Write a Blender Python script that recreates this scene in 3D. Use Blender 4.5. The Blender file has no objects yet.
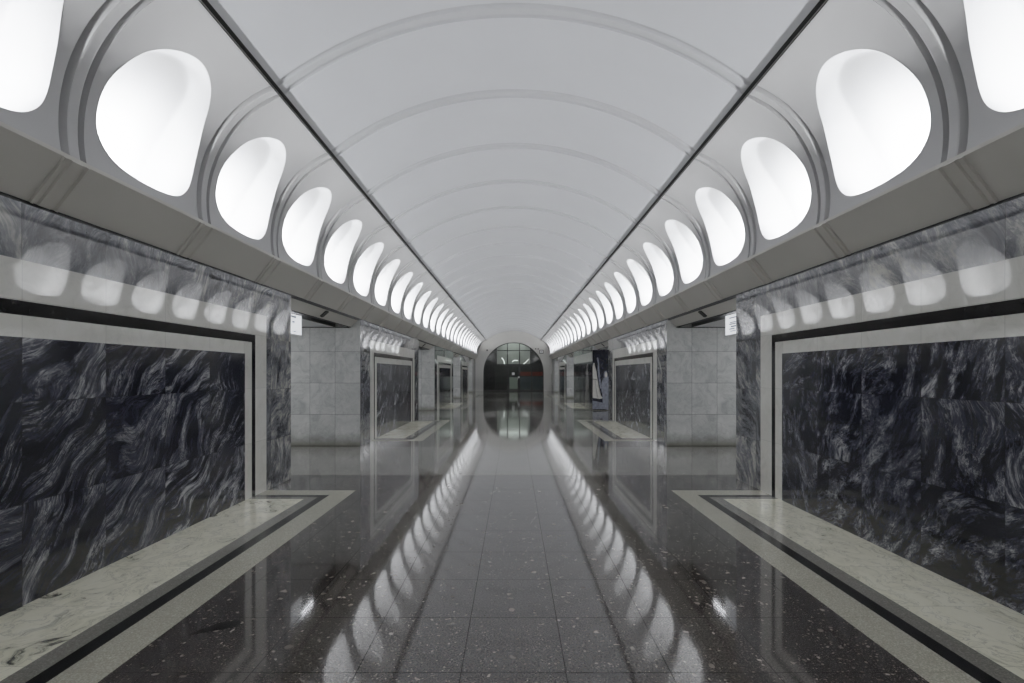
import bpy, bmesh, math, random
from mathutils import Vector
random.seed(7)
S = bpy.context.scene
COL = S.collection
PI = math.pi

# ------------------------------------------------------------------ world / view
w = bpy.data.worlds.new('World'); S.world = w; w.use_nodes = True
w.node_tree.nodes['Background'].inputs[0].default_value = (0.6, 0.62, 0.66, 1)
w.node_tree.nodes['Background'].inputs[1].default_value = 0.08
S.view_settings.view_transform = 'Standard'
S.view_settings.look = 'None'
S.view_settings.exposure = 0.0
S.cycles.use_adaptive_sampling = False
# film-like shoulder: straight up to mid grey, then rolling off towards the lamps
S.view_settings.use_curve_mapping = True
cmap = S.view_settings.curve_mapping
cmap.white_level = (4.0, 4.0, 4.0)
cc_ = cmap.curves[3]
cc_.points[0].location = (0, 0); cc_.points[-1].location = (1, 1)
for px_, py_ in ((0.0375, 0.172), (0.075, 0.288), (0.1375, 0.44), (0.2, 0.56), (0.3, 0.71), (0.5, 0.905), (0.7, 0.975)): cc_.points.new(px_, py_)
cmap.update()
S.cycles.use_denoising = True
S.cycles.use_light_tree = True
S.cycles.max_bounces = 10
S.cycles.diffuse_bounces = 6
S.cycles.glossy_bounces = 5
S.cycles.sample_clamp_indirect = 6.0
S.cycles.caustics_reflective = False
S.cycles.caustics_refractive = False

# ------------------------------------------------------------------ material helpers
class NT:
    def __init__(self, name):
        self.m = bpy.data.materials.new(name); self.m.use_nodes = True
        self.t = self.m.node_tree; self.t.nodes.clear()
        self.out = self.t.nodes.new('ShaderNodeOutputMaterial')
    def n(self, typ, **kw):
        nd = self.t.nodes.new(typ)
        for k, v in kw.items():
            setattr(nd, k, v)
        return nd
    def l(self, a, b): self.t.links.new(a, b)
    def val(self, sock, v):
        if isinstance(v, bpy.types.NodeSocket): self.l(v, sock)
        else: sock.default_value = v
    def math(self, op, a, b=0.0, c=None, clamp=False):
        nd = self.n('ShaderNodeMath', operation=op, use_clamp=clamp)
        self.val(nd.inputs[0], a); self.val(nd.inputs[1], b)
        if c is not None: self.val(nd.inputs[2], c)
        return nd.outputs[0]
    def vmath(self, op, a, b=None):
        nd = self.n('ShaderNodeVectorMath', operation=op)
        self.val(nd.inputs[0], a)
        if b is not None: self.val(nd.inputs[1], b)
        return nd.outputs[0]
    def scale(self, a, f):
        nd = self.n('ShaderNodeVectorMath', operation='SCALE')
        self.val(nd.inputs[0], a); self.val(nd.inputs[3], f)
        return nd.outputs[0]
    def noise(self, vec, scale, detail=4, rough=0.55, dist=0.0):
        nd = self.n('ShaderNodeTexNoise')
        self.l(vec, nd.inputs['Vector']); nd.inputs['Scale'].default_value = scale
        nd.inputs['Detail'].default_value = detail; nd.inputs['Roughness'].default_value = rough
        nd.inputs['Distortion'].default_value = dist
        return nd
    def ramp(self, fac, stops, interp='LINEAR'):
        nd = self.n('ShaderNodeValToRGB'); cr = nd.color_ramp; cr.interpolation = interp
        while len(cr.elements) > 1: cr.elements.remove(cr.elements[-1])
        cr.elements[0].position = stops[0][0]; cr.elements[0].color = (*stops[0][1], 1)
        for p, c in stops[1:]:
            e = cr.elements.new(p); e.color = (*c, 1)
        self.l(fac, nd.inputs[0]); return nd.outputs[0]
    def mix(self, f, a, b, mode='MIX'):
        nd = self.n('ShaderNodeMix', data_type='RGBA', blend_type=mode)
        self.val(nd.inputs[0], f)
        for s, v in ((nd.inputs[6], a), (nd.inputs[7], b)):
            if isinstance(v, bpy.types.NodeSocket): self.l(v, s)
            else: s.default_value = (*v, 1)
        return nd.outputs[2]
    def pos(self): return self.n('ShaderNodeNewGeometry').outputs['Position']
    def bsdf(self, color, rough=0.5, spec=0.5, metal=0.0, ior=1.5):
        b = self.n('ShaderNodeBsdfPrincipled')
        if isinstance(color, bpy.types.NodeSocket): self.l(color, b.inputs['Base Color'])
        else: b.inputs['Base Color'].default_value = (*color, 1)
        self.val(b.inputs['Roughness'], rough)
        b.inputs['Metallic'].default_value = metal; b.inputs['IOR'].default_value = ior
        self.val(b.inputs['Specular IOR Level'], spec)
        self.l(b.outputs[0], self.out.inputs[0]); return b

def tiles(N, size, off, mirror=False, jw=0.0022):
    """tile id noise (vector) and joint mask for a 3-D grid of given cell size"""
    p = N.vmath('ABSOLUTE', N.pos()) if mirror else N.pos()
    q = N.vmath('DIVIDE', N.vmath('ADD', p, off), size)
    idv = N.vmath('FLOOR', q)
    wn = N.n('ShaderNodeTexWhiteNoise', noise_dimensions='3D'); N.l(idv, wn.inputs['Vector'])
    fr = N.n('ShaderNodeSeparateXYZ'); N.l(N.vmath('FRACTION', q), fr.inputs[0])
    m = None
    for k, s in enumerate(size):
        if s > 50: continue
        d = N.math('ABSOLUTE', N.math('SUBTRACT', fr.outputs[k], 0.5))
        e = N.math('GREATER_THAN', d, 0.5 - jw / s)
        m = e if m is None else N.math('MAXIMUM', m, e)
    return p, wn, m

def simple(name, col, rough=0.5, spec=0.5, metal=0.0, var=0.06, scale=6.0):
    N = NT(name)
    nz = N.noise(N.pos(), scale, 5, 0.6)
    a = tuple(max(0, c * (1 - var)) for c in col); b = tuple(min(1, c * (1 + var)) for c in col)
    c = N.ramp(nz.outputs[0], [(0.3, a), (0.7, b)])
    N.bsdf(c, rough, spec, metal); return N.m

def emissive(name, col, strength):
    N = NT(name); e = N.n('ShaderNodeEmission')
    e.inputs[0].default_value = (*col, 1); e.inputs[1].default_value = strength
    N.l(e.outputs[0], N.out.inputs[0]); return N.m

def dark_marble(name, stops, off, theta=0.9, stretch=0.22, sc=2.2, warp=0.6, rough=0.1, vein=0.35, spread=0.5, ior=1.5):
    N = NT(name)
    p, wn, joint = tiles(N, (100.0, 0.705, 0.70), off)
    cw = N.n('ShaderNodeSeparateColor'); N.l(wn.outputs['Color'], cw.inputs[0])
    r = N.scale(N.vmath('SUBTRACT', wn.outputs['Color'], (0.5, 0.5, 0.5)), 5.0)
    pp = N.vmath('ADD', p, r)
    wv = N.noise(pp, 0.8, 2, 0.5)
    wo = N.scale(N.vmath('SUBTRACT', wv.outputs['Color'], (0.5, 0.5, 0.5)), warp * 2.0)
    pw = N.vmath('ADD', pp, wo)
    mp = N.n('ShaderNodeMapping', vector_type='TEXTURE'); N.l(pw, mp.inputs[0])
    ang = N.n('ShaderNodeCombineXYZ')
    N.l(N.math('MULTIPLY_ADD', wn.outputs['Value'], spread, theta - spread / 2), ang.inputs[0])
    N.l(ang.outputs[0], mp.inputs['Rotation'])
    mp.inputs['Scale'].default_value = (1.0, 1.0, stretch)
    n1 = N.noise(mp.outputs[0], sc * 0.55, 10, 0.70, 0.25)
    n2 = N.noise(mp.outputs[0], sc * 1.9, 8, 0.66, 0.5)
    mp2 = N.n('ShaderNodeMapping', vector_type='TEXTURE'); N.l(pw, mp2.inputs[0]); N.l(ang.outputs[0], mp2.inputs['Rotation'])
    mp2.inputs['Scale'].default_value = (1.0, 0.8, stretch * 0.45)
    n3 = N.noise(mp2.outputs[0], sc * 3.0, 8, 0.72, 0.2)
    f = N.math('ADD', N.math('MULTIPLY', n1.outputs[0], 0.52), N.math('ADD', N.math('MULTIPLY', n2.outputs[0], 0.26), N.math('MULTIPLY', n3.outputs[0], 0.22)))
    # some slabs are quiet, some strongly figured
    k = N.math('MULTIPLY_ADD', cw.outputs[1], 1.0, 0.85)
    f = N.math('ADD', N.math('MULTIPLY', N.math('SUBTRACT', f, 0.5), k), N.math('MULTIPLY_ADD', cw.outputs[2], 0.07, 0.465))
    c = N.ramp(f, stops)
    v = N.math('ABSOLUTE', N.math('SUBTRACT', n2.outputs[0], 0.5))
    v = N.math('SUBTRACT', 1.0, N.math('MULTIPLY', v, 34.0), clamp=True)
    v = N.math('MULTIPLY', v, N.math('MULTIPLY_ADD', n1.outputs[0], 7.0, -3.4, clamp=True))
    d3 = N.math('ABSOLUTE', N.math('SUBTRACT', n1.outputs[0], 0.44))
    d3 = N.math('SUBTRACT', 1.0, N.math('MULTIPLY', d3, 45.0), clamp=True)
    c = N.mix(N.math('MULTIPLY', d3, 0.6), c, tuple(x * 0.25 for x in stops[1][1]))
    c = N.mix(N.math('MULTIPLY', v, vein), c, (0.46, 0.465, 0.47))
    c = N.mix(N.math('MULTIPLY', joint, 0.75), c, (0.006, 0.006, 0.007))
    N.bsdf(c, rough, 0.5, 0.0, ior)
    return N.m

def pale_marble(name, c0, c1, c2, tile, off, rough=0.12, contrast=1.0, stain=None, jd=0.45, ior=1.5):
    N = NT(name)
    p, wn, joint = tiles(N, tile, off, stain is not None, 0.0045 if stain else 0.0022)
    r = N.scale(N.vmath('SUBTRACT', wn.outputs['Color'], (0.5, 0.5, 0.5)), 12.0)
    pp = N.vmath('ADD', p, r)
    n0 = N.noise(pp, 1.3, 3, 0.6)
    pw = N.vmath('ADD', pp, N.scale(N.vmath('SUBTRACT', n0.outputs['Color'], (0.5, 0.5, 0.5)), 1.0))
    n1 = N.noise(pw, 2.2, 9, 0.68, 0.8)
    c = N.ramp(n1.outputs[0], [(0.28, c0), (0.47, c1), (0.7, c2)])
    dv = N.math('ABSOLUTE', N.math('SUBTRACT', N.noise(pw, 3.0, 5, 0.6, 0.5).outputs[0], 0.5))
    v = N.math('SUBTRACT', 1.0, N.math('MULTIPLY', dv, 40.0), clamp=True)
    c = N.mix(N.math('MULTIPLY', v, 0.22 * contrast), c, tuple(x * 0.45 for x in c0))
    t = N.math('MULTIPLY_ADD', wn.outputs['Value'], 0.22, 0.86)
    c = N.mix(1.0, c, t, 'MULTIPLY') if False else N.mix(N.math('SUBTRACT', 1.0, t, clamp=True), c, tuple(x * 0.5 for x in c0))
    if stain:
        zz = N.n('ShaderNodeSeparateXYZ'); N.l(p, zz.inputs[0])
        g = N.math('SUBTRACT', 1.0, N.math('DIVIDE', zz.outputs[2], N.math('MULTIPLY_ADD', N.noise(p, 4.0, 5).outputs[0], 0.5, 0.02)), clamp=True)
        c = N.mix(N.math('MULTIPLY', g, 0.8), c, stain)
    c = N.mix(N.math('MULTIPLY', joint, jd), c, tuple(x * 0.25 for x in c0))
    N.bsdf(c, rough, 0.5, 0.0, ior)
    return N.m

def granite(name, base, chips, tile, off, rough=0.06, jd=0.85, chip_scale=26.0, tv=0.35, grain=1.0, ior=1.56):
    """polished conglomerate: dark matrix, scattered round pale pebbles, tile joints"""
    N = NT(name)
    p, wn, joint = tiles(N, tile, off, jw=0.0030)
    fine = N.noise(p, 90.0, 4, 0.7)
    c = N.ramp(fine.outputs[0], [(0.36, tuple(x * (1 - .75 * grain) for x in base)), (0.50, base), (0.66, tuple(min(1, x * (1 + 2.2 * grain)) for x in base))])
    wp = N.vmath('ADD', p, N.scale(N.vmath('SUBTRACT', N.noise(p, 9.0, 2).outputs['Color'], (0.5, 0.5, 0.5)), 0.09))
    for scl, thr, amt in ((chip_scale, 0.27, 0.8), (chip_scale * 0.42, 0.21, 0.9), (chip_scale * 2.2, 0.30, 0.6)):
        vo = N.n('ShaderNodeTexVoronoi'); N.l(wp, vo.inputs['Vector']); vo.inputs['Scale'].default_value = scl
        sp = N.n('ShaderNodeSeparateColor'); N.l(vo.outputs['Color'], sp.inputs[0])
        # only some cells carry a pebble, each of its own size
        has = N.math('GREATER_THAN', sp.outputs[0], 0.60)
        rad = N.math('MULTIPLY_ADD', sp.outputs[1], thr, 0.08)
        m = N.math('MULTIPLY', N.math('SUBTRACT', N.math('MULTIPLY', rad, 12.0), N.math('MULTIPLY', vo.outputs['Distance'], 12.0), clamp=True), has)
        cc = N.mix(sp.outputs[2], tuple(x * 0.55 for x in chips), tuple(x * 1.5 for x in chips))
        c = N.mix(N.math('MULTIPLY', m, amt), c, cc)
    c = N.mix(N.math('MULTIPLY', wn.outputs['Value'], tv), c, tuple(x * 0.45 for x in base))
    c = N.mix(N.math('MULTIPLY', joint, jd), c, (0.008, 0.008, 0.008))
    rr = N.math('MULTIPLY_ADD', N.noise(p, 1.2, 5, 0.65).outputs[0], 0.05, rough - 0.025)
    rr = N.math('ADD', rr, N.math('MULTIPLY', fine.outputs[0], 0.01))
    b = N.bsdf(c, rr, N.math('MULTIPLY', N.math('MULTIPLY_ADD', fine.outputs[0], 2.2 * grain, 0.5 - 1.1 * grain, clamp=True), N.math('MULTIPLY_ADD', joint, -0.85, 1.0)), 0.0, ior)
    bp = N.n('ShaderNodeBump'); bp.inputs['Strength'].default_value = 0.006; bp.inputs['Distance'].default_value = 0.02
    N.l(N.noise(p, 2.2, 2, 0.5).outputs[0], bp.inputs['Height']); N.l(bp.outputs[0], b.inputs['Normal'])
    return N.m

# ------------------------------------------------------------------ materials
M = {}
M['vault'] = simple('white_vault_plaster', (0.73, 0.745, 0.775), 0.30, 0.62, var=0.02, scale=1.2)
M['vault_rib'] = simple('shaded_vault_rib_plaster', (0.62, 0.63, 0.65), 0.45, 0.4, var=0.02, scale=1.2)  # darker than the vault to paint in the shade of the rib grooves
M['shell'] = simple('grey_white_shell', (0.42, 0.42, 0.425), 0.42, 0.4, var=0.03, scale=1.5)
M['cornice'] = simple('warm_grey_cornice', (0.52, 0.505, 0.465), 0.5, 0.35, var=0.03, scale=1.5)
M['cornice_rib'] = simple('warm_grey_cornice_rib', (0.49, 0.475, 0.435), 0.5, 0.35, var=0.03)
M['bowl'] = simple('white_reflector', (0.48, 0.482, 0.488), 0.7, 0.1, var=0.01)
M['black'] = simple('black_gap', (0.006, 0.006, 0.006), 0.6, 0.3)
M['rail_dark'] = simple('dark_rail', (0.012, 0.012, 0.012), 0.4, 0.4)
M['steel'] = simple('brushed_steel', (0.55, 0.55, 0.55), 0.3, 0.5, 1.0)
M['lamp'] = emissive('lamp_glow', (0.98, 0.985, 1.0), 20.0)
M['lamp'].cycles.emission_sampling = 'NONE'
M['cold_lamp'] = emissive('cold_lamp_glow', (0.93, 0.95, 1.0), 28.0)
GST = [(0.32, (0.022, 0.024, 0.030)), (0.45, (0.075, 0.08, 0.092)), (0.54, (0.145, 0.15, 0.165)), (0.66, (0.46, 0.45, 0.40))]
BST = [(0.37, (0.003, 0.0035, 0.006)), (0.48, (0.014, 0.0155, 0.025)), (0.56, (0.045, 0.048, 0.066)), (0.67, (0.40, 0.405, 0.42))]
M['grey_marble'] = dark_marble('dark_grey_marble', GST, (0, 0.10, 0.03), theta=0.95, stretch=0.32, sc=3.4, warp=0.6, rough=0.03, vein=0.5, spread=1.2, ior=1.8)
M['black_marble_left'] = dark_marble('blue_black_streaked_marble', BST, (0, 0.10, 0.0), theta=0.80, stretch=0.15, sc=2.3, warp=0.6, rough=0.10, vein=0.8, spread=0.5)
M['black_marble_right'] = dark_marble('blue_black_clouded_marble', BST, (0, 0.10, 0.0), theta=2.0, stretch=0.42, sc=5.0, warp=0.42, rough=0.10, vein=0.6, spread=2.0)
M['white_marble'] = pale_marble('cream_marble', (0.62, 0.615, 0.56), (0.78, 0.77, 0.71), (0.86, 0.85, 0.80), (100, 0.705, 0.70), (0, 0.10, 0.0), rough=0.025, contrast=0.5, ior=2.4)
M['black_inlay'] = simple('black_stone_inlay', (0.008, 0.008, 0.009), 0.08, 0.25, var=0.4, scale=20)
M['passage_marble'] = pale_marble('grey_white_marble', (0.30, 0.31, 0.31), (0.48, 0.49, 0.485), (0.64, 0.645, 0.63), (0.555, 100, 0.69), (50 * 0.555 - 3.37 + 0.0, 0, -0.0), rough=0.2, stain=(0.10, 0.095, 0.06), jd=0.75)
M['floor_dark'] = granite('dark_brown_granite', (0.032, 0.0275, 0.0245), (0.24, 0.215, 0.19), (0.56, 0.60, 100), (50.4 - 0.28 + 0.0, 0.93, 5.0))
M['floor_light'] = granite('pale_grey_granite', (0.15, 0.145, 0.132), (0.30, 0.29, 0.26), (0.56, 0.60, 100), (50.4 - 0.28, 0.93, 5.0), jd=0.4, chip_scale=40.0, tv=0.2, grain=0.4)
M['floor_grey'] = granite('grey_granite', (0.37, 0.355, 0.285), (0.45, 0.435, 0.36), (100, 0.6, 100), (50, 0.93, 5.0), jd=0.3, chip_scale=60.0, tv=0.15, rough=0.14, grain=0.3, ior=1.5)
M['floor_inner_grey'] = granite('mid_grey_granite', (0.15, 0.145, 0.125), (0.24, 0.23, 0.20), (100, 0.6, 100), (50, 0.93, 5.0), jd=0.3, chip_scale=60.0, tv=0.15, rough=0.14, grain=0.3, ior=1.5)
M['floor_black'] = simple('black_floor_stone', (0.005, 0.005, 0.005), 0.22, 0.12, var=0.3, scale=30)
M['glass'] = None
M['frame'] = simple('black_metal_frame', (0.016, 0.017, 0.017), 0.35, 0.5)
M['sign_face'] = emissive('sign_glow', (0.93, 0.96, 1.0), 1.2)
M['sign_mark'] = simple('pale_blue_print', (0.42, 0.47, 0.60), 0.6)
M['sign_case'] = simple('white_sign_case', (0.6, 0.6, 0.62), 0.4)

def strip_marble():
    N = NT('veined_pale_marble')
    p, wn, joint = tiles(N, (100, 0.705, 100), (0, 0.10, 5.0))
    r = N.scale(N.vmath('SUBTRACT', wn.outputs['Color'], (0.5, 0.5, 0.5)), 6.0)
    pp = N.vmath('ADD', p, r)
    n0 = N.noise(pp, 1.8, 3, 0.6)
    pw = N.vmath('ADD', pp, N.scale(N.vmath('SUBTRACT', n0.outputs['Color'], (0.5, 0.5, 0.5)), 0.9))
    mp = N.n('ShaderNodeMapping'); N.l(pw, mp.inputs[0]); mp.inputs['Scale'].default_value = (3.2, 1.2, 1)
    n1 = N.noise(mp.outputs[0], 1.5, 10, 0.7, 0.5)
    c = N.ramp(n1.outputs[0], [(0.29, (0.018, 0.02, 0.016)), (0.345, (0.10, 0.10, 0.08)), (0.40, (0.68, 0.66, 0.50)), (0.52, (0.84, 0.81, 0.63)), (0.7, (0.90, 0.88, 0.72))])
    dv = N.math('ABSOLUTE', N.math('SUBTRACT', N.noise(mp.outputs[0], 2.4, 8, 0.65, 0.3).outputs[0], 0.52))
    v = N.math('SUBTRACT', 1.0, N.math('MULTIPLY', dv, 45.0), clamp=True)
    c = N.mix(N.math('MULTIPLY', v, 0.45), c, (0.10, 0.10, 0.085))
    bl = N.noise(mp.outputs[0], 0.55, 7, 0.62, 0.6)
    bm_ = N.math('MULTIPLY_ADD', bl.outputs[0], 14.0, -9.0, clamp=True)
    c = N.mix(N.math('MULTIPLY', bm_, 0.9), c, (0.03, 0.033, 0.028))
    c = N.mix(N.math('MULTIPLY', joint, 0.4), c, (0.06, 0.06, 0.05))
    N.bsdf(c, 0.09, 0.5, 0.0, 1.55); return N.m
M['strip_marble'] = strip_marble()

def glass_mat():
    N = NT('dark_tinted_glass')
    tr = N.n('ShaderNodeBsdfTransparent'); tr.inputs[0].default_value = (0.62, 0.66, 0.63, 1)
    gl = N.n('ShaderNodeBsdfGlossy'); gl.inputs['Roughness'].default_value = 0.02
    nz = N.noise(N.pos(), 0.5, 2)
    fr = N.n('ShaderNodeFresnel'); fr.inputs[0].default_value = 1.5
    f = N.math('MULTIPLY_ADD', nz.outputs[0], 0.03, fr.outputs[0])
    mx = N.n('ShaderNodeMixShader'); N.l(f, mx.inputs[0]); N.l(tr.outputs[0], mx.inputs[1]); N.l(gl.outputs[0], mx.inputs[2])
    N.l(mx.outputs[0], N.out.inputs[0]); return N.m
M['glass'] = glass_mat()

# ------------------------------------------------------------------ object helpers
def obj(name, bm, mats, parent=None, smooth=False, recalc=True):
    if recalc: bmesh.ops.recalc_face_normals(bm, faces=bm.faces)
    me = bpy.data.meshes.new(name)
    bm.to_mesh(me); bm.free()
    for m in (mats if isinstance(mats, (list, tuple)) else [mats]): me.materials.append(m)
    if smooth:
        for p in me.polygons: p.use_smooth = True
    o = bpy.data.objects.new(name, me); COL.objects.link(o)
    if parent is not None: o.parent = parent
    return o
def empty(name, loc=(0, 0, 0)):
    o = bpy.data.objects.new(name, None); COL.objects.link(o); o.location = loc; o.empty_display_size = 0.2
    return o
def tag(o, label=None, cat=None, group=None, kind=None):
    if label: o['label'] = label
    if cat: o['category'] = cat
    if group: o['group'] = group
    if kind: o['kind'] = kind
    return o
def struct(o): o['kind'] = 'structure'; return o

def box(bm, x0, x1, y0, y1, z0, z1, mat=0):
    x0, x1 = min(x0, x1), max(x0, x1)
    v = [bm.verts.new((x, y, z)) for x in (x0, x1) for y in (y0, y1) for z in (z0, z1)]
    fs = []
    for q in ((0, 1, 3, 2), (4, 6, 7, 5), (0, 4, 5, 1), (2, 3, 7, 6), (0, 2, 6, 4), (1, 5, 7, 3)):
        f = bm.faces.new([v[i] for i in q]); f.material_index = mat; fs.append(f)
    return fs          # faces: x0, x1, y0, y1, z0, z1
def prism(bm, poly, y0, y1, mat=0, close=True):
    """extrude an (x,z) polygon along y"""
    a = [bm.verts.new((x, y0, z)) for x, z in poly]; b = [bm.verts.new((x, y1, z)) for x, z in poly]
    n = len(poly)
    for i in range(n if close else n - 1):
        f = bm.faces.new((a[i], a[(i + 1) % n], b[(i + 1) % n], b[i])); f.material_index = mat
    if close:
        bm.faces.new(a).material_index = mat; bm.faces.new(b[::-1]).material_index = mat
def tube(bm, a, b, r, n=10):
    a, b = Vector(a), Vector(b); d = (b - a).normalized()
    u = d.orthogonal().normalized(); v = d.cross(u)
    A = [bm.verts.new(a + (u * math.cos(2 * PI * k / n) + v * math.sin(2 * PI * k / n)) * r) for k in range(n)]
    B = [bm.verts.new(b + (u * math.cos(2 * PI * k / n) + v * math.sin(2 * PI * k / n)) * r) for k in range(n)]
    for k in range(n): bm.faces.new((A[k], A[(k + 1) % n], B[(k + 1) % n], B[k]))
    bm.faces.new(A[::-1]); bm.faces.new(B)

# ------------------------------------------------------------------ hall geometry
YB, YE = 3.61 - 4 * 1.53 + 0.105, 44.4           # back and far end of the hall
XW = 3.37                       # inner face of the pylons
CX, CZ, CR = 1.971, 3.3725, 1.2205      # side shell arc
S0, S1 = -0.2377, 1.455
UR, UCZ = 3.98, 1.375           # main vault arc
PITCH = 1.53
RIB0 = 3.61
def shell_pt(s, sg, y, h=0.0):
    a = s / CR
    return Vector((sg * (CX + (CR - h) * math.cos(a)), y, CZ + (CR - h) * math.sin(a)))
XR, ZR = shell_pt(S1, 1, 0).x, shell_pt(S1, 1, 0).z
UA = math.asin(XR / UR); UCZ = ZR - UR * math.cos(UA)
def vault_pt(a, y, h=0.0):
    return Vector(((UR - h) * math.sin(a), y, UCZ + (UR - h) * math.cos(a)))
ribs_y = [RIB0 + PITCH * k for k in range(-4, 28)]
cells = [(RIB0 + PITCH * (k + 0.5)) for k in range(-4, 26)]       # niche centres

# floor ------------------------------------------------------------
P = [(0.87, 7.57), (11.0, 17.75), (21.35, 28.0), (31.75, 37.9), (41.1, YE - .07)]
passages = [(7.57, 11.0), (17.75, 21.35), (28.0, 31.75), (37.9, 41.1)]
passages0 = [(-2.39, 0.87)] + passages
bm = bmesh.new()
box(bm, -9.6, 9.6, YB - 0.1, 56.0, -0.15, 0.0)
floor = struct(obj('floor', bm, M['floor_dark']))
for (a, b) in passages0:
    bm = bmesh.new(); box(bm, -9.5, 9.5, a + 0.27, b - 0.2, 0.0, 0.0012)
    obj('pale_band', bm, M['floor_light'], floor)
def ring_floor(sg, ya, yb, xo, wd, name, mat):
    """U-shaped inlay in front of a pylon: outer edge at |x|=xo, ya..yb, width wd"""
    bm = bmesh.new()
    h = 0.0024
    box(bm, sg * xo, sg * (xo + wd), ya, yb, 0.0, h)
    box(bm, sg * (xo + wd), sg * XW, yb - wd, yb, 0.0, h)
    box(bm, sg * (xo + wd), sg * XW, ya, ya + wd, 0.0, h)
    return obj(name, bm, mat, floor)
bm = bmesh.new()
leaf = [(-1.99, 3.045), (-1.90, 3.085), (-1.80, 3.12), (-1.74, 3.165), (-1.745, 3.215), (-1.80, 3.235), (-1.88, 3.20), (-1.95, 3.12)]
bm.faces.new([bm.verts.new((x, y, 0.0009)) for x, y in leaf])
obj('dark_inclusion', bm, M['floor_black'], floor)
for sg in (-1, 1):
    for (a, b) in P[:4]:
        e = 0.76
        ring_floor(sg, a + e, b - e, 2.15, 0.26, 'pale_border', M['floor_grey'])
        ring_floor(sg, a + e + .26, b - e - .26, 2.41, 0.11, 'black_stripe', M['floor_black'])
        bm = bmesh.new()
        box(bm, sg * 2.52, sg * 2.66, a + e + .37, b - e - .37, 0, .0024)
        box(bm, sg * 2.66, sg * XW, b - e - .37 - .10, b - e - .37, 0, .0024)
        box(bm, sg * 2.66, sg * XW, a + e + .37, a + e + .37 + .10, 0, .0024)
        obj('grey_border', bm, M['floor_inner_grey'], floor)
        bm = bmesh.new(); box(bm, sg * 2.66, sg * XW, a + e + .47, b - e - .47, 0, .0024)
        obj('marble_strip', bm, M['strip_marble'], floor)

# main vault -------------------------------------------------------
RW = 0.105
RP = [(-.105, 0), (-.102, -.35), (-.093, -.85), (-.078, -1), (-.060, -.9), (-.047, -.2), (-.042, .10), (-.032, .15), (.032, .15), (.042, .10), (.047, -.2), (.060, -.9), (.078, -1), (.093, -.85), (.102, -.35), (.105, 0)]
rib_in = [y for y in ribs_y if YB + .2 < y < YE - .15]
bm = bmesh.new()
NA = 48
ed = [YB] + [v for y in rib_in for v in (y - RW, y + RW)] + [YE]
for a, b in zip(ed[0::2], ed[1::2]):
    rows = [[bm.verts.new(vault_pt(-UA + 2 * UA * i / NA, y)) for i in range(NA + 1)] for y in (a, b)]
    for i in range(NA): bm.faces.new((rows[0][i], rows[0][i + 1], rows[1][i + 1], rows[1][i]))
ceiling = struct(obj('ceiling', bm, M['vault'], smooth=True, recalc=False))
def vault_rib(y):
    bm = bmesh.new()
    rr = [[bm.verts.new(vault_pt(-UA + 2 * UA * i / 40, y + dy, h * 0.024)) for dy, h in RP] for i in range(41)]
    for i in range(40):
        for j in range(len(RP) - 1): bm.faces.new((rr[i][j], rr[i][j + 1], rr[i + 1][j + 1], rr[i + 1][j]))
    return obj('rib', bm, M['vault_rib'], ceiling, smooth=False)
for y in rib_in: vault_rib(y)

# niche outline (dy, s) ---------------------------------------------
HALF = [(-.145, 0.0), (-.143, .10), (-.130, .22), (-.108, .325), (-.062, .42), (.025, .505), (.14, .548), (.30, .556), (.48, .535), (.66, .478), (.83, .405), (.955, .305), (1.035, .195), (1.078, .09), (1.09, 0.0)]
def catmull(pts, n):
    out = []
    for i in range(len(pts) - 1):
        p0 = pts[i - 1] if i > 0 else (pts[1][0], -pts[1][1]); p1, p2 = pts[i], pts[i + 1]
        p3 = pts[i + 2] if i + 2 < len(pts) else (pts[-2][0], -pts[-2][1])
        for k in range(n):
            t = k / n
            out.append(tuple(0.5 * (2 * p1[c] + (p2[c] - p0[c]) * t + (2 * p0[c] - 5 * p1[c] + 4 * p2[c] - p3[c]) * t * t + (3 * p1[c] - p0[c] - 3 * p2[c] + p3[c]) * t ** 3) for c in (0, 1)))
    out.append(pts[-1]); return out
hs = catmull(HALF, 3)
hs = [(s, d * 1.03) for s, d in hs]
outline = [(d, s) for s, d in hs] + [(-d, s) for s, d in hs[-2:0:-1]]
SC = 0.42
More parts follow.
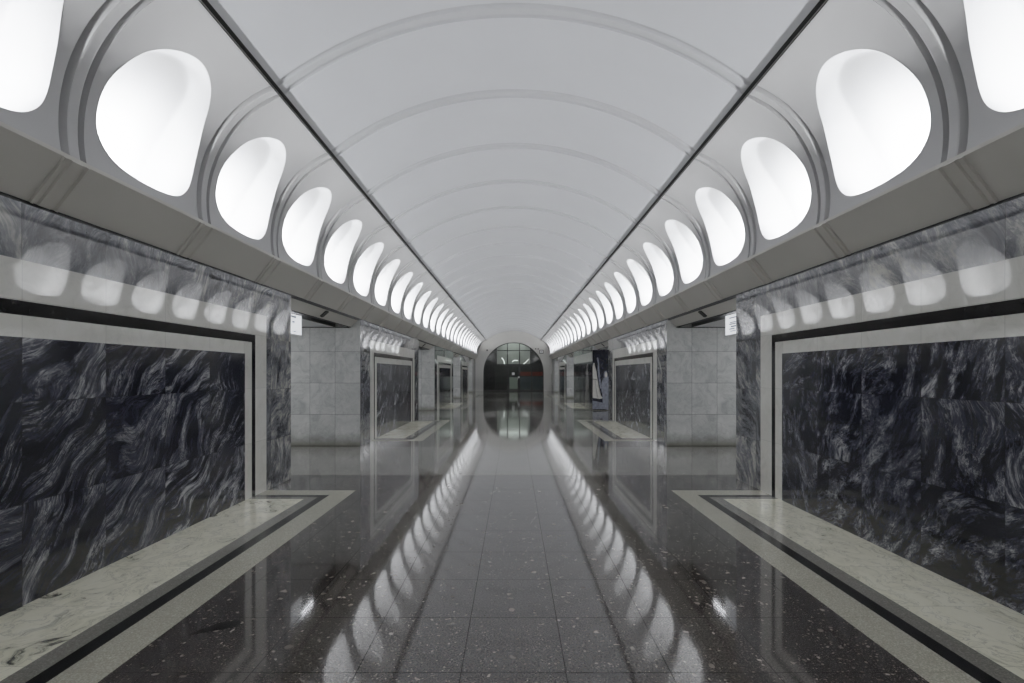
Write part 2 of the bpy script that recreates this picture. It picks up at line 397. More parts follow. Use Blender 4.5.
# side shells with openings ------------------------------------------
def side_shell(sg, name):
    bm = bmesh.new()
    hw = PITCH / 2 - RW
    for yc in cells:
        ang = [math.atan2(s - SC, d) for d, s in outline]
        n = len(outline)
        outer = []
        for d, s in outline:
            dx, ds = d, s - SC
            t = min(hw / abs(dx) if abs(dx) > 1e-9 else 1e9, ((S1 - SC) / ds if ds > 0 else (S0 - SC) / ds) if abs(ds) > 1e-9 else 1e9)
            outer.append([dx * t, SC + ds * t])
        for cxn, csn in ((hw, S1), (-hw, S1), (hw, S0), (-hw, S0)):
            j = min(range(n), key=lambda k: (outer[k][0] - cxn) ** 2 + (outer[k][1] - csn) ** 2)
            outer[j] = [cxn, csn]
        K = 6
        ring = []
        for k in range(K + 1):
            t = k / K
            ring.append([bm.verts.new(shell_pt(outline[i][1] * (1 - t) + outer[i][1] * t, sg, min(max(yc + outline[i][0] * (1 - t) + outer[i][0] * t, YB), YE))) for i in range(n)])
        for k in range(K):
            for i in range(n):
                q = (ring[k][i], ring[k][(i + 1) % n], ring[k + 1][(i + 1) % n], ring[k + 1][i])
                bm.faces.new(q if sg > 0 else q[::-1])
    for y0, y1 in ((cells[-1] + PITCH / 2 + RW, YE),):
        m = 14
        a = [bm.verts.new(shell_pt(S0 + (S1 - S0) * i / m, sg, y0)) for i in range(m + 1)]
        b = [bm.verts.new(shell_pt(S0 + (S1 - S0) * i / m, sg, y1)) for i in range(m + 1)]
        for i in range(m): bm.faces.new((a[i], a[i + 1], b[i + 1], b[i]))
    bmesh.ops.remove_doubles(bm, verts=bm.verts, dist=1e-4)
    o = struct(obj(name, bm, M['shell'], smooth=True))
    for y in ribs_y:
        if not YB + .2 < y < YE - .15: continue
        b2 = bmesh.new(); m = 26
        rr = [[b2.verts.new(shell_pt(S0 + (S1 - S0) * i / m, sg, y + dy, h * 0.068)) for dy, h in RP] for i in range(m + 1)]
        for i in range(m):
            for j in range(len(RP) - 1): b2.faces.new((rr[i][j], rr[i][j + 1], rr[i + 1][j + 1], rr[i + 1][j]))
        obj('rib', b2, M['shell'], o)
    return o
wall_left = side_shell(-1, 'wall_left'); wall_right = side_shell(1, 'wall_right')

# niche lights --------------------------------------------------------
def niche_dir(s, sg):
    a = max(0.05, s / CR) * 0.75
    if s < 0.12:
        t = min(1, max(0, (s + .145) / .265)); t = t * t * (3 - 2 * t)
        a = -0.55 + (a + 0.55) * t          # the bottom drops into a lamp trough behind the rim
    return Vector((sg * math.cos(a), 0, math.sin(a)))
def niche_meshes(sg):
    bm = bmesh.new()
    org = Vector((sg * 3.18, 0, 3.23))
    def pt(q, d, i):
        dy, s = outline[i]
        s2 = SC + (s - SC) * q; dy2 = dy * q
        u = min(1, max(0, (s2 + .145) / 1.265)); u = u * u * (3 - 2 * u)
        D = 0.46 * (1 - u) + 0.125 * u
        return shell_pt(s2, sg, dy2) + niche_dir(s2, sg) * (D * d) - org
    R = [(1.0, -0.008), (0.992, 0.03), (.965, .22), (.93, .45), (.895, .68), (.868, .85), (.850, .93), (.825, .975), (.785, 1.0), (.55, 1.03), (.35, 1.05), (.17, 1.06)]
    n = len(outline)
    rings = [[bm.verts.new(pt(q, d, i)) for i in range(n)] for q, d in R]
    # a narrow returned edge so that the bowl meets the shell
    for k in range(len(R) - 1):
        for i in range(n):
            bm.faces.new((rings[k][i], rings[k][(i + 1) % n], rings[k + 1][(i + 1) % n], rings[k + 1][i]))
    c = bm.verts.new(sum((v.co for v in rings[-1]), Vector()) / n)
    for i in range(n): bm.faces.new((rings[-1][i], rings[-1][(i + 1) % n], c))
    bowl = bm
    t = bmesh.new()
    base = shell_pt(-.145, sg, 0) + Vector((sg * 0.15, 0, -0.028)) - org
    tube(t, base + Vector((0, -.22, 0)), base + Vector((0, .22, 0)), 0.016, 10)
    return bowl, t, org
ORD = ['first', 'second', 'third', 'fourth', 'fifth', 'sixth', 'seventh', 'eighth', 'ninth', 'tenth', 'eleventh', 'twelfth', 'thirteenth', 'fourteenth', 'fifteenth', 'sixteenth', 'seventeenth', 'eighteenth', 'nineteenth', 'twentieth', 'twenty-first', 'twenty-second', 'twenty-third', 'twenty-fourth', 'twenty-fifth', 'twenty-sixth', 'twenty-seventh', 'twenty-eighth', 'twenty-ninth']
for sg, side in ((-1, 'left'), (1, 'right')):
    bw, tb, org = niche_meshes(sg)
    rb = obj('reflector', bw, M['bowl'], None, smooth=True)
    rl = obj('lamp_tube', tb, M['lamp'], None, smooth=True)
    vis = [y for y in cells if y > 2.0]
    for k, y in enumerate(vis):
        e = empty('niche_light', (org.x, y, org.z))
        if k == 0: lab = 'large egg-shaped lit niche cut off by the top %s corner of the photo' % side
        elif k == len(vis) - 1: lab = 'lit egg-shaped niche farthest along the %s row, beside the end wall' % side
        else: lab = 'egg-shaped lit white niche, %s from the camera in the %s row' % (ORD[k], side)
        tag(e, lab, 'niche light', 'lit niches along the %s side of the vault' % side)
        a = rb if k == 0 else rb.copy(); b = rl if k == 0 else rl.copy()
        for c in (a, b):
            if k: COL.objects.link(c)
            c.parent = e
        if k == 0: a.name = 'reflector'; b.name = 'lamp_tube'
        if k == 0:
            nl = bpy.data.lights.new('niche_glow', 'AREA'); nl.shape = 'RECTANGLE'; nl.size = 0.44; nl.size_y = 0.03
            nl.energy = 36.5; nl.color = (0.975, .985, 1.0)
        lo = bpy.data.objects.new('niche_glow', nl); COL.objects.link(lo); lo.parent = e
        lo.location = shell_pt(-.145, sg, 0) + Vector((sg * 0.15, 0, -0.006)) - org
        lo.rotation_euler = (PI, 0, PI / 2)
    for y in cells:                                   # niches behind the viewpoint: closed bowls of the wall itself
        if y > 2.0: continue
        c = rb.copy(); COL.objects.link(c); c.name = 'niche_bowl'; c.parent = wall_left if sg < 0 else wall_right
        c.location = (org.x, y, org.z)
        ld = bpy.data.lights.new('niche_glow', 'AREA'); ld.shape = 'RECTANGLE'; ld.size = 0.5; ld.size_y = 0.1
        ld.energy = 33; ld.color = (0.975, .985, 1.0)
        lo = bpy.data.objects.new('niche_glow', ld); COL.objects.link(lo)
        lo.location = shell_pt(0.1, sg, y) + Vector((sg * 0.12, 0, 0)); lo.rotation_euler = (0, PI - sg * 0.45, PI / 2) if False else (PI, 0, PI / 2)

# cornices, rails, gaps ------------------------------------------------
LIP = shell_pt(S0, 1, 0)
CB = (3.40, 2.805)
for sg, nm, nr in ((-1, 'trim_1', 'trim_3'), (1, 'trim_2', 'trim_4')):
    lipo = (LIP.x - 0.015, LIP.z - 0.004)
    bm = bmesh.new()
    prism(bm, [(sg * (LIP.x + .03), LIP.z + 0.012), (sg * lipo[0], LIP.z + 0.012), (sg * lipo[0], lipo[1] - 0.012), (sg * CB[0], CB[1]), (sg * (CB[0] + .06), CB[1]), (sg * (CB[0] + .06), LIP.z + 0.012)], YB, YE)
    cn = struct(obj(nm, bm, M['cornice']))
    dx, dz = CB[0] - lipo[0], CB[1] - (lipo[1] - 0.012); L = math.hypot(dx, dz); nx, nz = dz / L, -dx / L   # face normal (into hall)
    if nx > 0: nx, nz = -nx, -nz
    for y in ribs_y:
        if not YB + .2 < y < YE - .15: continue
        b2 = bmesh.new()
        prof = [(-.11, 0), (-.106, .018), (-.088, .020), (-.078, .003), (-.052, .002), (-.045, .018), (.045, .018), (.052, .002), (.078, .003), (.088, .020), (.106, .018), (.11, 0)]
        A = [b2.verts.new((sg * (lipo[0] + nx * h), y + dy, lipo[1] - 0.012 + nz * h)) for dy, h in prof]
        B = [b2.verts.new((sg * (CB[0] + nx * h), y + dy, CB[1] + nz * h)) for dy, h in prof]
        for j in range(len(prof) - 1): b2.faces.new((A[j], A[j + 1], B[j + 1], B[j]))
        b2.faces.new(A); b2.faces.new(B[::-1])
        obj('rib', b2, M['cornice_rib'], cn)
    bm = bmesh.new(); box(bm, sg * 3.405, sg * 3.46, YB, YE, 2.755, 2.815)
    obj('shadow_gap', bm, M['black'], cn)
    # rail in the joint between shell and vault
    bm = bmesh.new()
    t = Vector((-(ZR - UCZ), 0, XR)).normalized()      # along the vault, towards the rail side (x<0)
    n = Vector((-XR, 0, -(ZR - UCZ))).normalized()      # into the hall
    def q(u, h): v = Vector((XR, 0, ZR)) + t * u + n * h; return (sg * v.x, v.z)
    prism(bm, [q(-.027, -.01), q(.027, -.01), q(.027, .012), q(-.027, .012)], YB, YE)
    rl = struct(obj(nr, bm, M['rail_dark']))
    for u in (-.014, .022):
        b2 = bmesh.new(); prism(b2, [q(u - .004, .010), q(u + .004, .010), q(u + .004, .020), q(u - .004, .020)], YB, YE)
        obj('rail_lip', b2, M['steel'] if u < 0 else M['rail_dark'], rl)

# backing above the passages ------------------------------------------
for sg, nm in ((-1, 'ceiling_left'), (1, 'ceiling_right')):
    bm = bmesh.new(); box(bm, sg * 3.46, sg * 9.6, YB, YE, 2.902, 3.0)
    struct(obj(nm, bm, M['vault']))
    bm = bmesh.new(); box(bm, sg * 9.5, sg * 9.6, YB, YE, 0, 2.9)
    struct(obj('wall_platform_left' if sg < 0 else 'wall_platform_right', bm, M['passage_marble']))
    for i, (a, b) in enumerate(passages0):
        # sloped fascia under the cornice
        bm = bmesh.new()
        prism(bm, [(sg * 3.41, 2.765), (sg * 3.585, 2.615), (sg * 3.605, 2.615), (sg * 3.605, 2.9), (sg * 3.46, 2.9), (sg * 3.44, 2.765)], a, b)
        fa = tag(struct(obj('soffit', bm, M['cornice'])))
        bm = bmesh.new(); box(bm, sg * 3.575, sg * 3.612, a, b, 2.600, 2.615)
        obj('drip_edge', bm, M['black'], fa)
        bm = bmesh.new(); box(bm, sg * 3.93, sg * 9.5, a, b, 2.612, 2.9)
        obj('lowered_ceiling', bm, M['vault'], fa)
        bm = bmesh.new(); box(bm, sg * 3.915, sg * 3.93, a, b, 2.606, 2.9)
        obj('added_dark_lip', bm, M['frame'], fa)  # dark strip added so the slot edge does not glow beside the tube
        # slot on the fascia, mid passage
        if i > 0:
            yc = (a + b) / 2 - 0.06
            bm = bmesh.new()
            d = Vector((0.175, 0, -0.15)).normalized(); nn = Vector((-0.15, 0, -0.175)).normalized()
            c = Vector((3.492, 0, 2.695))
            r0 = []
            for h in (-.004, .014):
                ring = []
                for k in range(20):
                    th = 2 * PI * k / 20
                    u = 0.055 * (1 if math.cos(th) > 0 else -1) + 0.03 * math.cos(th); yv = 0.08 * math.sin(th)
                    v = c + d * u + nn * h
                    ring.append(bm.verts.new((sg * v.x, yc + yv, v.z)))
                r0.append(ring)
            for k in range(20): bm.faces.new((r0[0][k], r0[0][(k + 1) % 20], r0[1][(k + 1) % 20], r0[1][k]))
            bm.faces.new(r0[1])
            sd = 'left' if sg < 0 else 'right'
            o = obj('spotlight', bm, M['black'])
            tag(o, 'small black oblong fitting on the sloped soffit of the %s %s passage' % (ORD[i - 1], sd), 'fitting', 'black fittings over the passages')
            # tubes in the slot behind the fascia
            for (ya, yb) in ((a + 1.21, a + 1.89),):
                bm = bmesh.new(); tube(bm, (sg * 3.80, ya, 2.735), (sg * 3.80, yb, 2.735), 0.014, 8)
                obj('lamp_tube', bm, M['cold_lamp'], fa)

# unseen fill lamps added beyond the pylons to brighten the passages
for sg in (-1, 1):
    for (a, b) in passages:
        ld = bpy.data.lights.new('platform_fill', 'AREA'); ld.shape = 'RECTANGLE'; ld.size = 0.5; ld.size_y = b - a - .6
        ld.energy = 85; ld.color = (0.96, 0.98, 1.0)
        lo = bpy.data.objects.new('platform_fill', ld); COL.objects.link(lo); lo.location = (sg * 6.6, (a + b) / 2, 2.55); lo.rotation_euler = (0, sg * 0.7, 0)

# pylons -----------------------------------------------------------------
def pylon(sg, idx, a, b):
    side = 'left' if sg < 0 else 'right'
    root = empty('pylon', (sg * 4.8, (a + b) / 2, 0))
    if idx == 4: lab = 'plain grey marble pylon next to the end wall on the %s side' % side
    elif idx == 0: lab = 'nearest pylon on the %s, large dark veined marble panel in a pale border' % side
    elif sg > 0 and idx == 2: lab = 'right-hand pylon with figure murals, third from the camera'
    else: lab = '%s pylon from the camera on the %s side, framed dark marble panel' % (ORD[idx], side)
    tag(root, lab, 'pylon', 'marble pylons along the %s side' % side)
    def part(name, bm, m, parent=root):
        o = obj(name, bm, m, parent)
        o.matrix_parent_inverse = root.matrix_world.inverted() if False else o.matrix_parent_inverse
        o.location = -root.location if parent is root else (0, 0, 0)
        return o
    bm = bmesh.new()
    fs = box(bm, sg * XW, sg * 6.2, a, b, 0, 2.77)
    hall = 0 if sg > 0 else 1
    for k in (2, 3): fs[k].material_index = 1
    fs[1 - hall].material_index = 1
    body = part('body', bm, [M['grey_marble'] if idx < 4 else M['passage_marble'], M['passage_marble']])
    # upper continuation of the passage faces behind the soffit
    bm = bmesh.new(); box(bm, sg * 3.62, sg * 6.2, a + .001, b - .001, 2.77, 2.90)
    part('upper_body', bm, M['passage_marble'])
    for y in (a, b):
        if y > YE - 0.1: continue
        bm = bmesh.new(); box(bm, sg * 3.61, sg * 6.2, y - .006, y + .006, 2.592, 2.612)
        part('shadow_gap', bm, M['black'])
    if idx == 4 or (sg > 0 and idx == 2): return root
    e, x = 0.76, sg * XW
    def band(name, inset, top, wv, wh, mat, th):
        bm = bmesh.new()
        ya, yb = a + inset, b - inset
        box(bm, x, x - sg * th, ya, ya + wv, 0.0, top)
        box(bm, x, x - sg * th, yb - wv, yb, 0.0, top)
        box(bm, x, x - sg * th, ya + wv, yb - wv, top - wh, top)
        return part(name, bm, mat)
    band('outer_border', e, 2.375, .29, .28, M['white_marble'], .004)
    band('black_inlay', e + .29, 2.095, .09, .10, M['black_inlay'], .004)
    band('inner_border', e + .38, 1.995, .16, .15, M['white_marble'], .004)
    bm = bmesh.new(); box(bm, x, x - sg * .004, a + e + .54, b - e - .54, 0, 1.845)
    part('dark_panel', bm, M['black_marble_left' if sg < 0 else 'black_marble_right'])
    return root
for sg in (-1, 1):
    for i, (a, b) in enumerate(P): pylon(sg, i, a, b)

# murals on the third right pylon ----------------------------------------
M['mural_dark'] = simple('mural_dark_stone', (0.010, 0.011, 0.020), 0.12, 0.5, var=0.5, scale=5)
M['mural_pale'] = simple('mural_pale_stone', (0.62, 0.61, 0.57), 0.2, 0.5, var=0.12, scale=9)
M['mural_blue'] = simple('mural_blue_grey_stone', (0.20, 0.215, 0.265), 0.15, 0.5, var=0.35, scale=9)
M['mural_grey'] = simple('mural_grey_stone', (0.10, 0.105, 0.11), 0.12, 0.5, var=0.4, scale=8)
M['mural_mid'] = simple('mural_mid_stone', (0.19, 0.19, 0.185), 0.12, 0.5, var=0.35, scale=8)
M['mural_light'] = simple('mural_light_grey', (0.42, 0.42, 0.40), 0.12, 0.5, var=0.2, scale=8)
def flat(poly, face, th):
    """poly of (u,z) on a face: 'front' -> u is x at the pylon's near face; 'hall' -> u is y at its inner face"""
    bm = bmesh.new()
    if face == 'front':
        y = P[2][0]; A = [bm.verts.new((u, y - th, z)) for u, z in poly]; B = [bm.verts.new((u, y - .0008, z)) for u, z in poly]
    else:
        A = [bm.verts.new((XW - th, u, z)) for u, z in poly]; B = [bm.verts.new((XW - .0008, u, z)) for u, z in poly]
    n = len(poly)
    for i in range(n): bm.faces.new((A[i], A[(i + 1) % n], B[(i + 1) % n], B[i]))
    bm.faces.new(A); bm.faces.new(B[::-1])
    bmesh.ops.triangulate(bm, faces=[f for f in bm.faces if len(f.verts) > 4])
    return bm
def smooth_poly(pts, n=4):
    out = []
    N_ = len(pts)
    for i in range(N_):
        p0, p1, p2, p3 = pts[i - 1], pts[i], pts[(i + 1) % N_], pts[(i + 2) % N_]
        for k in range(n):
            t = k / n
            out.append(tuple(0.5 * (2 * p1[c] + (p2[c] - p0[c]) * t + (2 * p0[c] - 5 * p1[c] + 4 * p2[c] - p3[c]) * t * t + (3 * p1[c] - p0[c] - 3 * p2[c] + p3[c]) * t ** 3) for c in (0, 1)))
    return out
mu = obj('stone_mural', flat([(3.375, 0.02), (5.9, 0.02), (5.9, 2.585), (3.375, 2.585)], 'front', .006), M['mural_dark'])
tag(mu, 'dark mural with tall pale robed figure on the third right pylon, facing the camera', 'mural')
# pale robed figure, seen from the side: head, shoulders, long coat flaring to the hem
fig = [(3.40, 1.98), (3.445, 2.03), (3.47, 1.96), (3.455, 1.87), (3.50, 1.80), (3.545, 1.66), (3.56, 1.45), (3.60, 1.15), (3.66, .85), (3.74, .62), (3.80, .54), (3.70, .50), (3.55, .52), (3.42, .54), (3.385, .60), (3.385, 1.2), (3.385, 1.75)]
obj('robed_figure', flat(smooth_poly(fig), 'front', .011), M['mural_pale'], mu)
obj('robe_fold', flat(smooth_poly([(3.47, 1.30), (3.50, 1.28), (3.56, .85), (3.62, .58), (3.57, .56), (3.50, .90)]), 'front', .014), M['mural_light'], mu)
obj('robe_belt', flat([(3.385, 1.36), (3.56, 1.33), (3.565, 1.29), (3.385, 1.32)], 'front', .014), M['mural_mid'], mu)
obj('raised_arm', flat(smooth_poly([(3.555, 2.22), (3.60, 2.26), (3.64, 2.10), (3.655, 1.85), (3.69, 1.5), (3.74, 1.0), (3.70, .95), (3.63, 1.3), (3.595, 1.75), (3.60, 2.0)]), 'front', .011), M['mural_blue'], mu)
f2 = [(3.86, 1.60), (3.90, 1.66), (3.96, 1.68), (4.0, 1.60), (3.99, 1.50), (4.06, 1.42), (4.14, 1.2), (4.18, .8), (4.2, .1), (3.84, .1), (3.80, .6), (3.74, 1.0), (3.78, 1.25), (3.85, 1.40)]
st = obj('standing_figure', flat(smooth_poly(f2), 'front', .011), M['mural_blue'], mu)
obj('face', flat(smooth_poly([(3.90, 1.55), (3.93, 1.63), (3.98, 1.62), (4.0, 1.54), (3.98, 1.44), (3.93, 1.42)]), 'front', .015), M['mural_pale'], st)
obj('standing_figure', flat(smooth_poly([(4.35, 1.55), (4.42, 1.72), (4.52, 1.70), (4.55, 1.55), (4.68, 1.40), (4.74, .9), (4.78, .1), (4.25, .1), (4.27, .9), (4.28, 1.36)]), 'front', .011), M['mural_mid'], mu)
obj('ground_band', flat([(3.378, .06), (4.9, .06), (4.9, .10), (3.378, .42)], 'front', .010), M['mural_blue'], mu)
ya, yb = P[2]
mh = obj('stone_mural', flat([(ya + .05, .02), (yb - .05, .02), (yb - .05, 2.1), (ya + .05, 2.1)], 'hall', .006), M['mural_dark'])
tag(mh, 'long dark mural of grey standing figures facing the hall on the third right pylon', 'mural')
obj('reflection_band', flat([(ya + .05, 2.1), (yb - .05, 2.1), (yb - .05, 2.5), (ya + .05, 2.5)], 'hall', .006), M['mural_light'], mh)  # light stone colour paints the bright reflection along the mural's top
def std(u, w_, h, name, m, par):
    pts = [(-.50, .03), (-.44, .45 * h), (-.42, .70 * h), (-.36, .80 * h), (-.15, .85 * h), (-.17, .93 * h), (-.10, .99 * h), (.08, h), (.17, .93 * h), (.14, .86 * h), (.34, .81 * h), (.43, .70 * h), (.42, .4 * h), (.50, .03)]
    return obj(name, flat([(u + x * w_, z) for x, z in smooth_poly(pts, 2)], 'hall', .011), m, par)
std(ya + 1.5, 1.3, 2.02, 'standing_figure', M['mural_mid'], mh)
std(ya + 3.0, 0.9, 1.85, 'standing_figure', M['mural_grey'], mh)
std(ya + 4.9, 1.9, 1.45, 'seated_figure', M['mural_grey'], mh)
std(ya + 6.1, 0.7, 1.95, 'standing_figure', M['mural_mid'], mh)

# hanging illuminated line signs in the passages -------------------------
def line_sign(sg, a, label, rows):
    root = empty('hanging_sign', (sg * 3.67, a + .55, 2.6)); tag(root, label, 'sign')
    L = root.location
    z0, z1 = 2.235, 2.585
    bm = bmesh.new(); box(bm, sg * 3.645, sg * 3.70, a + .02, a + 1.03, z0, z1)
    o = obj('case', bm, M['sign_case'], root); o.location = -L
    bm = bmesh.new(); box(bm, sg * 3.640, sg * 3.645, a + .03, a + 1.02, z0 + .01, z1 - .01)
    o = obj('lit_face', bm, M['sign_face'], root); o.location = -L
    f = o
    bm = bmesh.new()
    for (y0, y1, za, zb) in rows: box(bm, sg * 3.6385, sg * 3.640, a + y0, a + y1, z0 + za, z0 + zb)
    o = obj('printed_lines', bm, M['sign_mark'], f)
    for y in (a + .2, a + .85):
        bm = bmesh.new(); tube(bm, (sg * 3.67, y, z1), (sg * 3.67, y, 2.9), .008, 8)
        o = obj('hanger', bm, M['steel'], root); o.location = -L
line_sign(-1, 7.57, 'small lit white sign hanging in the near left passage opening', [(.62, .80, .285, .31), (.66, .74, .20, .222), (.70, .80, .05, .06)])
line_sign(1, 7.57, 'small lit white sign with bluish print hanging in the near right passage', [(.60, .86, .28, .295), (.60, .84, .205, .217), (.62, .86, .175, .19), (.60, .80, .13, .15), (.66, .86, .095, .11), (.62, .82, .06, .07)])

# far end wall with arched glazed portal ------------------------------------
AW, ASP, YF = 2.69, 1.64, YE
def arch_pts(r, n=40, x=1.0): return [(r * math.cos(PI * k / n), ASP + r * math.sin(PI * k / n)) for k in range(n + 1)]
bm = bmesh.new()
ap = [(AW, 0.0)] + arch_pts(AW) + [(-AW, 0.0)]
op = [(3.6, 0.0)] + [(3.6 * 1.0 * math.cos(PI * k / 40) if True else 0, ASP + 4.2 * math.sin(PI * k / 40)) for k in range(41)] + [(-3.6, 0.0)]
for y in (YF, YF + .45):
    A = [bm.verts.new((x, y, z)) for x, z in ap]; B = [bm.verts.new((x, y, z)) for x, z in op]
    for i in range(len(ap) - 1): bm.faces.new((A[i], A[i + 1], B[i + 1], B[i]))
bmesh.ops.recalc_face_normals(bm, faces=bm.faces)
A = [bm.verts.new((x, YF, z)) for x, z in ap]; B = [bm.verts.new((x, YF + .45, z)) for x, z in ap]
for i in range(len(ap) - 1): bm.faces.new((A[i], A[i + 1], B[i + 1], B[i]))
M['end_wall'] = simple('white_end_wall', (0.66, 0.65, 0.62), 0.5, 0.3, var=0.03, scale=1)
wf = struct(obj('wall_far', bm, M['end_wall'], recalc=False))
# moulded ring round the arch
bm = bmesh.new()
ra = [(3.05, 0.0)] + arch_pts(3.05) + [(-3.05, 0.0)]
A = [bm.verts.new((x, YF - .06, z)) for x, z in ap]; B = [bm.verts.new((x, YF - .06, z)) for x, z in ra]; C_ = [bm.verts.new((x, YF + .02, z)) for x, z in ra]; D_ = [bm.verts.new((x, YF + .02, z)) for x, z in ap]
for i in range(len(ap) - 1):
    bm.faces.new((A[i], A[i + 1], B[i + 1], B[i])); bm.faces.new((B[i], B[i + 1], C_[i + 1], C_[i])); bm.faces.new((A[i], A[i + 1], D_[i + 1], D_[i]))
obj('arch_surround', bm, M['end_wall'], wf)
bm = bmesh.new(); box(bm, -9.6, 9.6, YB - .1, YB, 0, 5.6); struct(obj('wall_back', bm, M['end_wall']))

YG = YF + 0.2
win = struct(empty('window_1', (0, YG, 0)))
def wpart(name, bm, m, parent=win):
    o = obj(name, bm, m, parent)
    if parent is win: o.location = (0, -YG, 0)
    return o
def arch_z(x): return ASP + math.sqrt(max(0, AW * AW - x * x))
xs = [-AW, -1.62, -.54, .54, 1.62, AW]
zs = [0, 1.32, 2.37, 3.60, 4.33]
bm = bmesh.new()
rin = [(AW - .07, 0.0)] + arch_pts(AW - .07) + [(-AW + .07, 0.0)]
for y in (YG - .05, YG + .05):
    A = [bm.verts.new((x, y, z)) for x, z in ap]; B = [bm.verts.new((x, y, z)) for x, z in rin]
    for i in range(len(ap) - 1): bm.faces.new((A[i], A[i + 1], B[i + 1], B[i]))
A = [bm.verts.new((x, YG - .05, z)) for x, z in rin]; B = [bm.verts.new((x, YG + .05, z)) for x, z in rin]
for i in range(len(rin) - 1): bm.faces.new((A[i], A[i + 1], B[i + 1], B[i]))
wpart('frame', bm, M['frame'])
for x in xs[1:-1]:
    bm = bmesh.new(); box(bm, x - .045, x + .045, YG - .045, YG + .045, 0, arch_z(x) - .02); wpart('mullion', bm, M['frame'])
for z in zs[1:-1]:
    hx = AW if z <= ASP else math.sqrt(AW * AW - (z - ASP) ** 2)
    bm = bmesh.new(); box(bm, -hx + .03, hx - .03, YG - .04, YG + .04, z - .04, z + .04); wpart('transom', bm, M['frame'])
bm = bmesh.new(); box(bm, -AW + .05, AW - .05, YG - .04, YG + .04, 0, .07); wpart('bottom_rail', bm, M['frame'])
for i in range(5):
    for j in range(4):
        x0, x1, z0, z1 = xs[i], xs[i + 1], zs[j], zs[j + 1]
        if i == 2 and j < 2: continue
        pts = []
        def top(x): return min(z1 + (1 if j == 3 else 0), arch_z(x) - .01)
        n = 10
        pp = [(x0 + (x1 - x0) * k / n, max(z0, top(min(max(x0 + (x1 - x0) * k / n, -AW + .02), AW - .02)))) for k in range(n + 1)]
        if max(z for _, z in pp) - z0 < .12: continue
        bm = bmesh.new()
        lo = [bm.verts.new((x, YG, z0)) for x, _ in pp]; hi = [bm.verts.new((x, YG, z)) for x, z in pp]
        for k in range(n):
            if hi[k].co.z - z0 > 1e-4 or hi[k + 1].co.z - z0 > 1e-4:
                bm.faces.new((lo[k], lo[k + 1], hi[k + 1], hi[k]))
        bmesh.ops.remove_doubles(bm, verts=bm.verts, dist=1e-5)
        wpart('pane', bm, M['glass'])
# door leaf in the middle bay
dr = struct(empty('door_1', (0, YG, 0)))
def dpart(name, bm, m, par=None):
    o = obj(name, bm, m, par or dr)
    if par is None: o.location = (0, -YG, 0)
    return o
bm = bmesh.new()
box(bm, -.49, -.40, YG - .03, YG + .03, .08, 2.33); box(bm, .40, .49, YG - .03, YG + .03, .08, 2.33)
box(bm, -.40, .40, YG - .03, YG + .03, .08, .17); box(bm, -.40, .40, YG - .03, YG + .03, 2.22, 2.33); box(bm, -.40, .40, YG - .03, YG + .03, 1.22, 1.32)
dpart('door_frame', bm, M['frame'])
bm = bmesh.new(); box(bm, -.40, .40, YG - .005, YG + .005, .17, 2.22); dpart('door_glass', bm, M['glass'])
bm = bmesh.new(); tube(bm, (.36, YG - .09, .95), (.36, YG - .09, 1.2), .014); tube(bm, (.36, YG - .09, .98), (.36, YG - .03, .98), .01); tube(bm, (.36, YG - .09, 1.17), (.36, YG - .03, 1.17), .01)
dpart('handle', bm, M['steel'])
M['paper'] = simple('white_notice', (0.78, 0.78, 0.78), 0.6, var=0.03)
for (x, z, s_, lab) in ((-.02, 1.53, .11, 'small white square notice at eye height on the far glass door'), (.47, 1.22, .075, 'tiny white notice beside the handle of the far glass door')):
    bm = bmesh.new(); box(bm, x - s_, x + s_, YG - .055, YG - .051, z - s_, z + s_)
    tag(obj('notice', bm, M['paper']), lab, 'notice')

# lobby behind the glazing
M['lobby_dark'] = simple('lobby_dark_wall', (0.018, 0.018, 0.019), 0.5)
M['lobby_green'] = simple('lobby_pale_green', (0.36, 0.375, 0.355), 0.6, var=0.1, scale=0.8)
M['red_panel'] = simple('dull_red_panel', (0.20, 0.028, 0.018), 0.4, var=0.3)
M['blue_panel'] = simple('blue_grey_panel', (0.075, 0.092, 0.105), 0.35, var=0.2, scale=1)
bm = bmesh.new()
box(bm, -5, -4.9, YF + .5, 55, 0, 5); box(bm, 4.9, 5, YF + .5, 55, 0, 5); box(bm, -5, 5, YF + .5, 55, 5, 5.1)
box(bm, -5, -1.75, 53, 53.2, 0, 5); box(bm, 1.75, 5, 53, 53.2, 0, 5); box(bm, -1.75, 1.75, 53, 53.2, 0, 2.45)
struct(obj('wall_lobby', bm, M['lobby_dark']))
bm = bmesh.new(); box(bm, -3, 3, 55.6, 55.7, 2.0, 5.2); struct(obj('wall_escalator_hall', bm, M['lobby_green']))
def lobby_box(name, x0, x1, y0, y1, z0, z1, m, lab, cat):
    bm = bmesh.new(); box(bm, x0, x1, y0, y1, z0, z1)
    bmesh.ops.bevel(bm, geom=bm.edges[:], offset=.02, segments=2, affect='EDGES')
    return tag(obj(name, bm, m), lab, cat)
bl = lobby_box('balustrade', .62, 3.2, 49.8, 50.0, 0, 1.25, M['blue_panel'], 'blue-grey balustrade panel behind the right-hand panes of the far glazing', 'balustrade')
bm = bmesh.new(); box(bm, .62, 3.2, 49.76, 50.04, 1.25, 1.72); obj('red_band', bm, M['red_panel'], bl)
bm = bmesh.new(); box(bm, .62, 3.2, 49.74, 50.06, 1.72, 1.76); obj('handrail', bm, M['frame'], bl)
lobby_box('door_backdrop', -.42, .42, 51.5, 52.4, 0, 1.32, simple('backdrop_pale', (0.75, 0.78, 0.74), .4), 'pale low booth added for the bright pane of the far glass door', 'backdrop')  # pale block added to give the door its bright lower pane
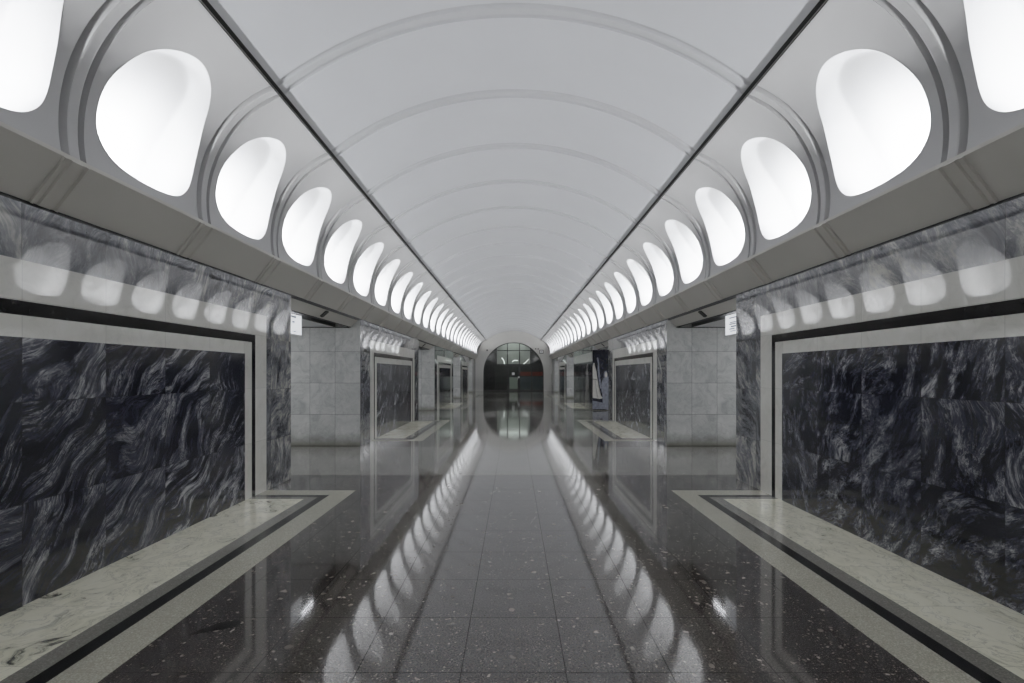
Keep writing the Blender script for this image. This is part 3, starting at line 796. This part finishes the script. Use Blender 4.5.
def lobby_light(name, pts, r, lab):
    bm = bmesh.new()
    for i in range(len(pts) - 1): tube(bm, pts[i], pts[i + 1], r, 8)
    tag(obj(name, bm, M['cold_lamp_lobby']), lab, 'lamp')
M['cold_lamp_lobby'] = emissive('lobby_lamp_glow', (0.95, 1.0, 0.98), 2.2)
lobby_light('curved_lamp', [(-1.45 + .5 * math.cos(t), 52.6, 2.5 + .75 * math.sin(t)) for t in [PI * 0.02 + k * 0.14 for k in range(9)]], .05, 'curved white lamp glowing behind the upper left pane of the far glazing')
lobby_light('strip_lamp', [(-.12, 52.6, 2.78), (.02, 52.6, 2.92), (.45, 52.6, 2.92)], .05, 'bent white strip lamp behind the middle upper pane of the far glazing')
lobby_light('slanted_lamp', [(.95, 52.6, 2.50), (1.30, 52.6, 2.72), (1.58, 52.6, 3.05)], .035, 'slanting pale lamp behind the upper right pane of the far glazing')
for (x, y, z, e, sx) in ((0, 54.2, 4.9, 85, 3.0), (0, 48, 4.8, 80, 2.5)):
    ld = bpy.data.lights.new('lobby_ceiling_light', 'AREA'); ld.size = sx; ld.energy = e; ld.color = (.93, 1, .96)
    lo = bpy.data.objects.new('lobby_ceiling_light', ld); COL.objects.link(lo); lo.location = (x, y, z)

# little fixtures on the end wall
root = empty('wall_clock', (2.47, YF - .06, 3.48)); tag(root, 'square white-faced box in a dark frame right of the far arch', 'clock')
bm = bmesh.new(); box(bm, -.19, .19, -.12, .02, -.17, .17); bmesh.ops.bevel(bm, geom=bm.edges[:], offset=.015, segments=2, affect='EDGES'); obj('case', bm, simple('dark_case', (.05, .05, .05), .4), root)
bm = bmesh.new(); box(bm, -.13, .13, -.130, -.118, -.11, .11); fc = obj('face', bm, M['paper'], root)
bm = bmesh.new(); box(bm, -.06, .06, -.134, -.130, -.04, .03); obj('display', bm, simple('grey_display', (.3, .3, .3), .4), fc)
def cam_unit(x, z, lab, s=1.0):
    root = empty('security_camera', (x, YF - .06, z)); tag(root, lab, 'camera')
    bm = bmesh.new(); tube(bm, (0, .04, 0), (0, -.16 * s, 0.02), .02 * s); obj('bracket', bm, M['steel'], root)
    bm = bmesh.new(); box(bm, -.06 * s, .06 * s, -.34 * s, -.10 * s, -.05 * s, .06 * s); bmesh.ops.bevel(bm, geom=bm.edges[:], offset=.012, segments=2, affect='EDGES'); h = obj('housing', bm, M['frame'], root)
    bm = bmesh.new(); tube(bm, (0, -.36 * s, 0), (0, -.33 * s, 0), .035 * s); obj('lens', bm, M['black'], h)
cam_unit(-2.32, 3.60, 'small dark camera high on the end wall left of the arch', 1.2)
cam_unit(1.95, 3.72, 'small dark camera over the arch, nearer its crown than the square box', .9)
cam_unit(2.18, 3.72, 'small dark camera just above the square framed box', .9)

# ------------------------------------------------------------------ camera
cd = bpy.data.cameras.new('camera'); cd.sensor_width = 36.0; cd.lens = 500 / 1024 * 36.0
cd.shift_x = -1.5 / 1024; cd.shift_y = 31.5 / 1024; cd.clip_start = 0.05; cd.clip_end = 200
cam = bpy.data.objects.new('camera', cd); COL.objects.link(cam)
cam.location = (0, 0, 1.6); cam.rotation_euler = (PI / 2, 0, 0)
S.camera = cam
